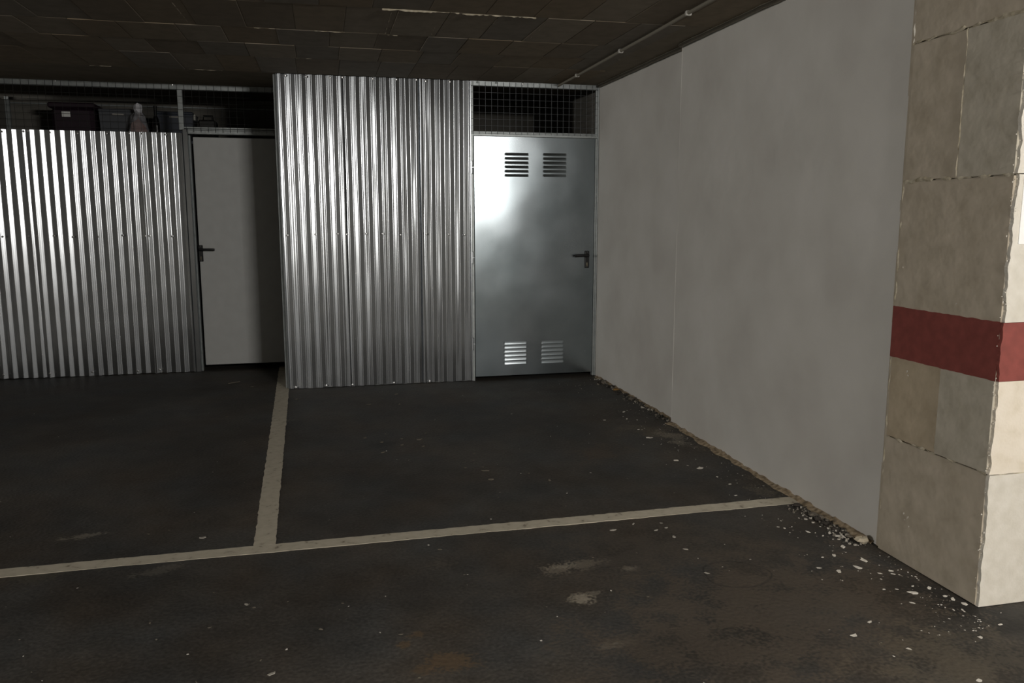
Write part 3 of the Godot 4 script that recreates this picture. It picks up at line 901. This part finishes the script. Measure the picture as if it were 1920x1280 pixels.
func build_store() -> void:
	var shelf := thing("storage_shelf", Vector3(-1.7, 0, -8.62), "wooden shelf behind the low partition, under stored boxes", "shelf")
	var wood := grained(Color(0.45, 0.38, 0.30), 0.8, 0.0, tile(35, 0.03, 3, [g(0.8), g(1.0)]), 1.0)
	put(span(Vector3(-1.1, 1.88, -0.32), Vector3(1.2, 1.91, 0.36), 0.003), "board", wood, shelf)
	for x: float in [-1.06, 1.16]:
		for z: float in [-0.29, 0.29]: put(span(Vector3(x - 0.02, 0, z - 0.02), Vector3(x + 0.02, 1.879, z + 0.02), 0.003), "leg", M.frame_dull, shelf)
	var purple := mat(Color(0.13, 0.05, 0.11), 0.6)
	var t := thing("storage_crate", Vector3(-2.215, 1.911, -8.62), "dark purple crate with a small white label", "crate")
	var st := start()
	add_box(st, Vector3(0, 0.26, 0), Vector3(0.36, 0.52, 0.30), 0.03)
	put(st.commit(), "body", purple, t)
	put(boxm(Vector3(0.40, 0.05, 0.34), 0.012), "rim", purple, t, Vector3(0, 0.535, 0))
	put(boxm(Vector3(0.072, 0.048, 0.002), 0.0005), "label", M.paper, t, Vector3(-0.05, 0.455, 0.152))
	var greyp := mat(Color(0.33, 0.34, 0.36), 0.35)
	var blue := mat(Color(0.22, 0.24, 0.28), 0.4)
	var bin := thing("storage_box", Vector3(-1.83, 1.911, -8.68), "grey lidded plastic box beside the purple crate", "box")
	tub(bin, 0.34, 0.52, 0.34, greyp, greyp, M.clip)
	var bag := thing("plastic_bag", Vector3(-1.625, 1.911, -8.37), "clear plastic bag of orange things with a pale tied top", "bag")
	var clear := mat(Color(0.75, 0.75, 0.77, 0.35), 0.18)
	clear.transparency = BaseMaterial3D.TRANSPARENCY_ALPHA
	put(lump(181, Vector3(0.085, 0.42, 0.075)), "contents", mat(Color(0.55, 0.30, 0.16), 0.7), bag)
	put(lump(183, Vector3(0.105, 0.50, 0.095)), "film", clear, bag)
	put(lump(182, Vector3(0.045, 0.10, 0.04)), "tied_top", mat(Color(0.82, 0.82, 0.84), 0.4), bag, Vector3(0.0, 0.46, 0.0))
	var bt := thing("bottle", Vector3(-1.475, 1.911, -8.37), "slim black bottle standing beside the clear plastic bag", "bottle")
	put(lathe([Vector2(0.0, 0.0), Vector2(0.033, 0.0), Vector2(0.035, 0.01), Vector2(0.035, 0.36), Vector2(0.026, 0.42), Vector2(0.014, 0.45), Vector2(0.013, 0.50), Vector2(0.0, 0.50)], 18), "body", mat(Color(0.06, 0.06, 0.07), 0.25), bt)
	put(lathe([Vector2(0.0, 0.0), Vector2(0.016, 0.0), Vector2(0.016, 0.04), Vector2(0.0, 0.042)], 14), "cap", M.black, bt, Vector3(0, 0.5, 0))
	var b2 := thing("storage_box", Vector3(-1.33, 1.911, -8.68), "blue-grey lidded plastic box behind the mesh post", "box")
	tub(b2, 0.33, 0.51, 0.34, blue, blue, M.clip)
	var b3 := thing("tool_case", Vector3(-1.04, 1.911, -8.6), "small black carrying case at the right end of the shelf", "case")
	put(boxm(Vector3(0.16, 0.44, 0.22), 0.015), "body", mat(Color(0.12, 0.115, 0.10), 0.6), b3, Vector3(0, 0.22, 0))
	put(tube([Vector3(-0.045, 0.435, 0), Vector3(-0.04, 0.485, 0), Vector3(0.04, 0.485, 0), Vector3(0.045, 0.435, 0)], 0.011, 8), "handle", M.black, b3)
	var wr := put(span(Vector3(-2.95, 2.535, BACK_Z), Vector3(-0.36, 2.548, BACK_Z + 0.03), 0.002), "wall_rail", M.frame_dull, self)
	mark(wr, "thin steel rail along the storage room rear wall", "rail")
	var post := put(span(Vector3(-2.998, 0, BACK_Z), Vector3(-2.955, 2.60, BACK_Z + 0.04), 0.003), "corner_post", M.frame, self)
	mark(post, "steel corner post inside the left storage room", "post")

# ---------------------------------------------------------------- debris
# what a chip on the floor lies nearest to, and on which side of it
const MARKS := [[2.275, -2.965, "the rounded beige stone"], [2.32, -2.36, "the bottom corner of the pillar"], [2.30, -2.65, "the side of the pillar foot"], [2.25, -3.53, "the right end of the cross line"], [0.93, -3.04, "the long dusty patch"], [0.91, -2.74, "the dusty patch nearest the viewer"], [1.18, -2.96, "the small round dusty patch"],
	[1.58, -2.81, "the round tar outline"], [2.14, -2.05, "the black floor patch"], [-0.29, -3.53, "the junction of the white lines"], [0.36, -2.43, "the brown clay stain"], [1.8, -6.9, "the louvred door"], [0.45, -6.9, "the tall corrugated partition"], [-0.75, -7.9, "the plain grey door"],
	[2.34, -5.13, "the step in the right wall"], [2.33, -4.3, "the middle of the right wall"], [-1.08, -3.84, "the dust smear in the left bay"], [0.6, -5.0, "the scraped chips mid-bay"], [0.9, -4.4, "the middle of the right bay"], [-0.7, -3.3, "the left stretch of cross line"], [1.3, -3.5, "the right stretch of cross line"], [-0.4, -2.7, "the near left floor"], [-0.34, -5.5, "the dividing line"]]

func whereabouts(x: float, z: float) -> String:
	var best := 1e9
	var m: Array = MARKS[0]
	for k: Array in MARKS:
		var d := Vector2(x - k[0], z - k[1]).length()
		if d < best:
			best = d
			m = k
	var dx: float = x - m[0]
	var dz: float = z - m[1]
	if best < 0.05: return "touching " + m[2]
	var far := "" if best < 0.16 else ("well " if best > 0.4 else "a little ")
	if absf(dx) > absf(dz): return far + ("left of " if dx < 0.0 else "right of ") + m[2]
	return far + ("in front of " if dz > 0.0 else "behind ") + m[2]

# things whose labels come out the same are told apart by their order from the left
func tell_apart(list: Array) -> void:
	var by := {}
	for o: Node3D in list:
		var l: String = o.get_meta("label")
		if not by.has(l): by[l] = []
		by[l].append(o)
	for l: String in by:
		var a: Array = by[l]
		if a.size() < 2: continue
		a.sort_custom(func(p, q): return p.position.x / (1.0 - p.position.z) < q.position.x / (1.0 - q.position.z))
		for k in a.size():
			a[k].set_meta("label", ("leftmost " if k == 0 else ("rightmost " if k == a.size() - 1 else ["", "second-from-left ", "third-from-left ", "fourth-from-left ", "fifth-from-left ", "sixth-from-left "][mini(k, 5)])) + l)

const PALE := Color(0.62, 0.59, 0.54)
const DULL := Color(0.17, 0.15, 0.125)
const PLASTER := Color(0.36, 0.33, 0.29)
const DARK := Color(0.05, 0.044, 0.036)

func build_debris() -> void:
	var spots := [[1.91, -5.31, 0.030], [1.69, -4.98, 0.012], [2.00, -4.30, 0.052], [2.02, -4.19, 0.018], [2.07, -4.13, 0.045], [2.10, -3.83, 0.024], [2.04, -3.66, 0.027], [1.26, -3.36, 0.040], [1.51, -3.39, 0.021], [1.51, -3.33, 0.032], [1.45, -3.31, 0.032], [1.50, -3.22, 0.038], [1.49, -3.08, 0.034], [2.02, -3.22, 0.020], [2.04, -3.20, 0.016], [2.12, -3.14, 0.028], [2.16, -3.08, 0.016], [2.24, -3.15, 0.032], [2.23, -3.06, 0.047], [2.21, -3.10, 0.032], [2.17, -2.95, 0.046], [2.02, -2.87, 0.019], [2.08, -2.88, 0.030], [2.17, -2.81, 0.044], [1.94, -2.78, 0.029], [2.00, -2.73, 0.036], [2.10, -2.75, 0.043], [1.96, -2.66, 0.021], [1.56, -2.88, 0.014], [1.57, -2.84, 0.014], [1.47, -2.84, 0.028], [1.71, -2.92, 0.012], [1.50, -2.98, 0.015], [2.05, -5.01, 0.030], [2.04, -4.80, 0.046], [2.14, -5.26, 0.025], [2.08, -5.31, 0.037], [2.13, -5.51, 0.039], [2.15, -2.68, 0.021], [2.21, -2.69, 0.028], [2.09, -3.96, 0.024], [1.75, -3.77, 0.014], [1.97, -2.91, 0.009],
		[2.20, -2.66, 0.025], [2.07, -2.55, 0.020], [2.12, -2.54, 0.016], [2.20, -2.55, 0.020], [2.16, -2.50, 0.040], [2.25, -2.52, 0.032], [2.26, -2.45, 0.020], [2.27, -2.42, 0.033], [2.28, -2.38, 0.028], [2.24, -2.34, 0.023], [2.21, -2.35, 0.015], [2.10, -2.43, 0.023], [2.29, -2.22, 0.026], [2.15, -2.16, 0.025], [1.74, -2.27, 0.029], [1.85, -2.34, 0.026], [1.86, -2.15, 0.024], [2.05, -2.02, 0.017], [1.94, -1.94, 0.026], [2.27, -2.62, 0.017], [2.36, -2.29, 0.011], [2.04, -2.77, 0.017], [2.12, -2.63, 0.013],
		[0.55, -6.51, 0.070], [0.31, -6.19, 0.053], [0.54, -6.14, 0.053], [1.31, -5.64, 0.023], [0.87, -5.93, 0.016], [0.98, -5.83, 0.019], [1.42, -4.98, 0.027], [1.09, -4.26, 0.019], [1.17, -4.12, 0.057], [1.43, -4.19, 0.019], [0.76, -4.44, 0.025], [0.86, -4.43, 0.030], [0.86, -4.36, 0.059], [0.86, -4.20, 0.047], [0.78, -4.55, 0.020], [0.83, -4.57, 0.026], [0.86, -4.70, 0.031], [0.58, -4.94, 0.043], [0.57, -5.10, 0.056], [0.46, -5.14, 0.039], [0.45, -5.00, 0.033], [0.23, -5.22, 0.039], [0.33, -5.09, 0.044], [0.32, -4.86, 0.042], [1.14, -3.71, 0.019], [1.14, -3.82, 0.014], [1.20, -3.89, 0.013], [0.84, -3.91, 0.018], [0.74, -3.62, 0.011], [0.70, -5.09, 0.020], [0.63, -5.25, 0.029], [0.37, -5.29, 0.023],
		[-0.62, -7.08, 0.043], [-0.71, -6.02, 0.027], [-1.51, -5.54, 0.016], [-0.24, -6.50, 0.040], [-0.57, -3.69, 0.045], [-0.81, -3.79, 0.023], [-0.73, -3.82, 0.021], [-0.45, -3.11, 0.019], [-0.56, -3.18, 0.015], [-0.77, -3.18, 0.014], [-0.69, -3.20, 0.015], [-0.97, -3.27, 0.010], [-0.24, -2.57, 0.016], [-0.20, -2.48, 0.035], [-0.32, -2.98, 0.032], [-0.29, -2.95, 0.018], [-0.05, -2.73, 0.024], [-0.17, -2.97, 0.014], [-0.16, -2.62, 0.012], [-1.00, -2.77, 0.010], [-0.43, -2.83, 0.018], [-0.64, -2.91, 0.019],
		[1.38, -3.41, 0.033], [0.45, -3.32, 0.027], [0.41, -3.38, 0.012], [0.19, -2.93, 0.009], [0.05, -2.88, 0.009], [0.22, -2.63, 0.024], [0.25, -2.35, 0.014], [0.03, -2.91, 0.015], [0.15, -2.66, 0.009], [0.68, -2.48, 0.012], [1.16, -2.70, 0.017], [1.07, -3.09, 0.015], [1.04, -2.78, 0.012], [0.78, -2.63, 0.009]]
	var rng := RandomNumberGenerator.new()
	rng.seed = 191
	var tiny := []
	var sorted_out := []
	for s: Array in spots:
		var sz: float = s[2]
		if sz < 0.0135:
			tiny.append(s)
			continue
		var st := start()
		var small: bool = s[0] < 1.6
		add_chip(st, rng, Vector3.ZERO, sz * (0.85 if small else 1.05), clampf(sz * 0.05, 0.0008, 0.002))
		var dull: bool = s[0] < 1.2 and (s[1] < -4.0 or sz < 0.03)
		var o := put(st.commit(), "paint_flake", M.flake_dull if dull else (M.flake_grey if small else M.flake), self, Vector3(s[0], -0.001, s[1]))
		var tone := "dull brown-grey" if dull else ("pale grey" if small else "white")
		sorted_out.append(o)
		mark(o, "%s %s flake %s" % ["small" if sz < 0.022 else ("broad" if sz > 0.036 else "medium"), tone, whereabouts(s[0], s[1])], "flake", "paint flakes on the asphalt")
	# crumbs too small to count
	var cr := start()
	for s: Array in tiny:
		cr.set_color(PALE)
		add_chip(cr, rng, Vector3(s[0], -0.001, s[1]), s[2], s[2] * 0.1)
	for i in 760:
		var x := rng.randf_range(-2.4, 2.28)
		var z := rng.randf_range(-6.7, -1.8)
		if i % 3 > 0:
			var t := rng.randf()
			z = lerpf(-2.2, -6.6, t * t)
			x = 2.30 - absf(rng.randfn(0.0, 0.19))
			if z < -5.2: x += 0.03
		if z > -2.36 and x > 2.25: continue
		var sz := rng.randf_range(0.003, 0.011)
		if absf(z + 3.49) < 0.09 or (z < -3.5 and absf(x + 0.33) < 0.07): continue
		cr.set_color(PALE if rng.randf() < (0.5 if x > 1.8 else 0.28) else DULL)
		add_chip(cr, rng, Vector3(x, -0.001, z), sz, sz * 0.12)
	# broken plaster along the foot of the wall
	for i in 360:
		var far := i < 170
		var z := rng.randf_range(-6.75, -5.0) if far else rng.randf_range(-3.5, -2.95)
		var x := 2.365 - absf(rng.randfn(0.0, 0.035)) if far else 2.30 - absf(rng.randfn(0.0, 0.05))
		var sz := rng.randf_range(0.01, 0.03) if far else rng.randf_range(0.008, 0.02)
		if absf(z + 3.527) < 0.07: continue
		cr.set_color([DULL, PLASTER, DARK][rng.randi() % 3])
		add_chip(cr, rng, Vector3(x, -0.001, z), sz, sz * rng.randf_range(0.2, 0.45))
	var vm := mat(Color(1, 1, 1), 0.9)
	vm.vertex_color_use_as_albedo = true
	mark(put(cr.commit(), "floor_grit", vm, self), "fine white and grey-brown crumbs strewn over the asphalt", "crumbs", "", "stuff")
	for i in 22:
		var far := i < 15
		var z := rng.randf_range(-6.6, -5.18) if far else rng.randf_range(-3.45, -3.02)
		var x := (2.352 if far else 2.272) - absf(rng.randfn(0.0, 0.018))
		var s := rng.randf_range(0.012, 0.026)
		var o := put(lump(500 + i, Vector3(s, s * 0.9, s)), "plaster_chunk", [M.rubble, M.rubble_dark, M.rubble_dark][i % 3], self, Vector3(x, -0.001, z))
		sorted_out.append(o)
		mark(o, "%s plaster lump %s" % [["pale", "dark", "dark"][i % 3], whereabouts(x, z)], "rubble", "plaster lumps along the right wall")
	tell_apart(sorted_out)
	mark(put(lump(611, Vector3(0.034, 0.035, 0.03)), "stone", M.stone, self, Vector3(2.275, -0.001, -2.965)), "rounded beige stone where the wall meets the pillar", "stone")
	mark(put(lump(612, Vector3(0.03, 0.022, 0.022)), "plaster_chunk", mat(Color(0.55, 0.42, 0.22), 0.9), self, Vector3(2.335, -0.001, -6.22)), "ochre lump of rubble at the far end of the right wall", "rubble")
	mark(put(tube([Vector3(0, 0.003, 0), Vector3(0.05, 0.006, -0.02), Vector3(0.09, 0.004, -0.06)], 0.0035, 6), "splinter", M.flake_dull, self, Vector3(-0.83, 0, -7.25)), "thin pale splinter on the floor before the plain grey door", "splinter")

# ---------------------------------------------------------------- lamps of the aisle
func aisle_lamp(x: float, z: float, energy: float, label: String) -> void:
	var y := ceil_y(z)
	var t := thing("ceiling_lamp", Vector3(x, y, z), label, "lamp", "aisle strip lamps")
	put(boxm(Vector3(1.3, 0.05, 0.12), 0.008), "housing", M.clip, t, Vector3(0, -0.026, 0))
	var e := mat(Color(0.9, 0.9, 0.9), 0.5)
	e.emission_enabled = true
	e.emission = Color(1.0, 0.97, 0.93)
	e.emission_energy_multiplier = 1.5
	put(tube([Vector3(-0.6, -0.082, 0), Vector3(0.6, -0.082, 0)], 0.016, 12), "lamp_tube", e, t)
	for s: float in [-0.61, 0.61]: put(boxm(Vector3(0.02, 0.06, 0.04), 0.004), "lamp_holder", M.clip, t, Vector3(s, -0.08, 0))
	for s: float in [-0.5, -0.25, 0.0, 0.25, 0.5]:
		var o := OmniLight3D.new()
		o.name = "lamp_light"
		o.light_color = Color(1.0, 0.985, 0.96)
		o.light_energy = energy / 5.0
		o.light_size = 0.09
		o.omni_range = 40.0
		o.omni_attenuation = 2.0
		o.shadow_enabled = true
		o.position = Vector3(s, -0.20, 0)
		t.add_child(o, true)

func _ready() -> void:
	# camera
	var cam := Camera3D.new()
	cam.name = "camera"
	cam.fov = 45.667
	cam.near = 0.05
	cam.position = Vector3(0, 1.42, 0)
	cam.rotation_degrees = Vector3(-8.686, -13.113, 0.0)
	add_child(cam)
	cam.current = true
	# surroundings: an enclosed underground garage, no daylight
	var env := Environment.new()
	env.background_mode = Environment.BG_COLOR
	env.background_color = Color(0, 0, 0)
	env.tonemap_mode = Environment.TONE_MAPPER_LINEAR
	env.tonemap_exposure = 1.0
	env.sdfgi_enabled = true
	env.ssao_enabled = true
	env.ssil_enabled = true
	var we := WorldEnvironment.new()
	we.name = "surroundings"
	we.environment = env
	add_child(we)
	make_materials()
	aisle_lamp(2.40, 1.5, 16.0, "strip lamp on the aisle ceiling behind the viewer, right")
	aisle_lamp(-11.0, 1.5, 24.0, "strip lamp on the aisle ceiling, far left")
	aisle_lamp(-18.0, 1.5, 30.0, "strip lamp on the aisle ceiling, farthest left")
	# setting
	build_floor()
	build_ceiling()
	build_walls()
	# things
	build_pillar()
	build_partitions()
	build_transoms()
	build_doors()
	build_lines()
	build_conduit()
	build_store()
	build_debris()
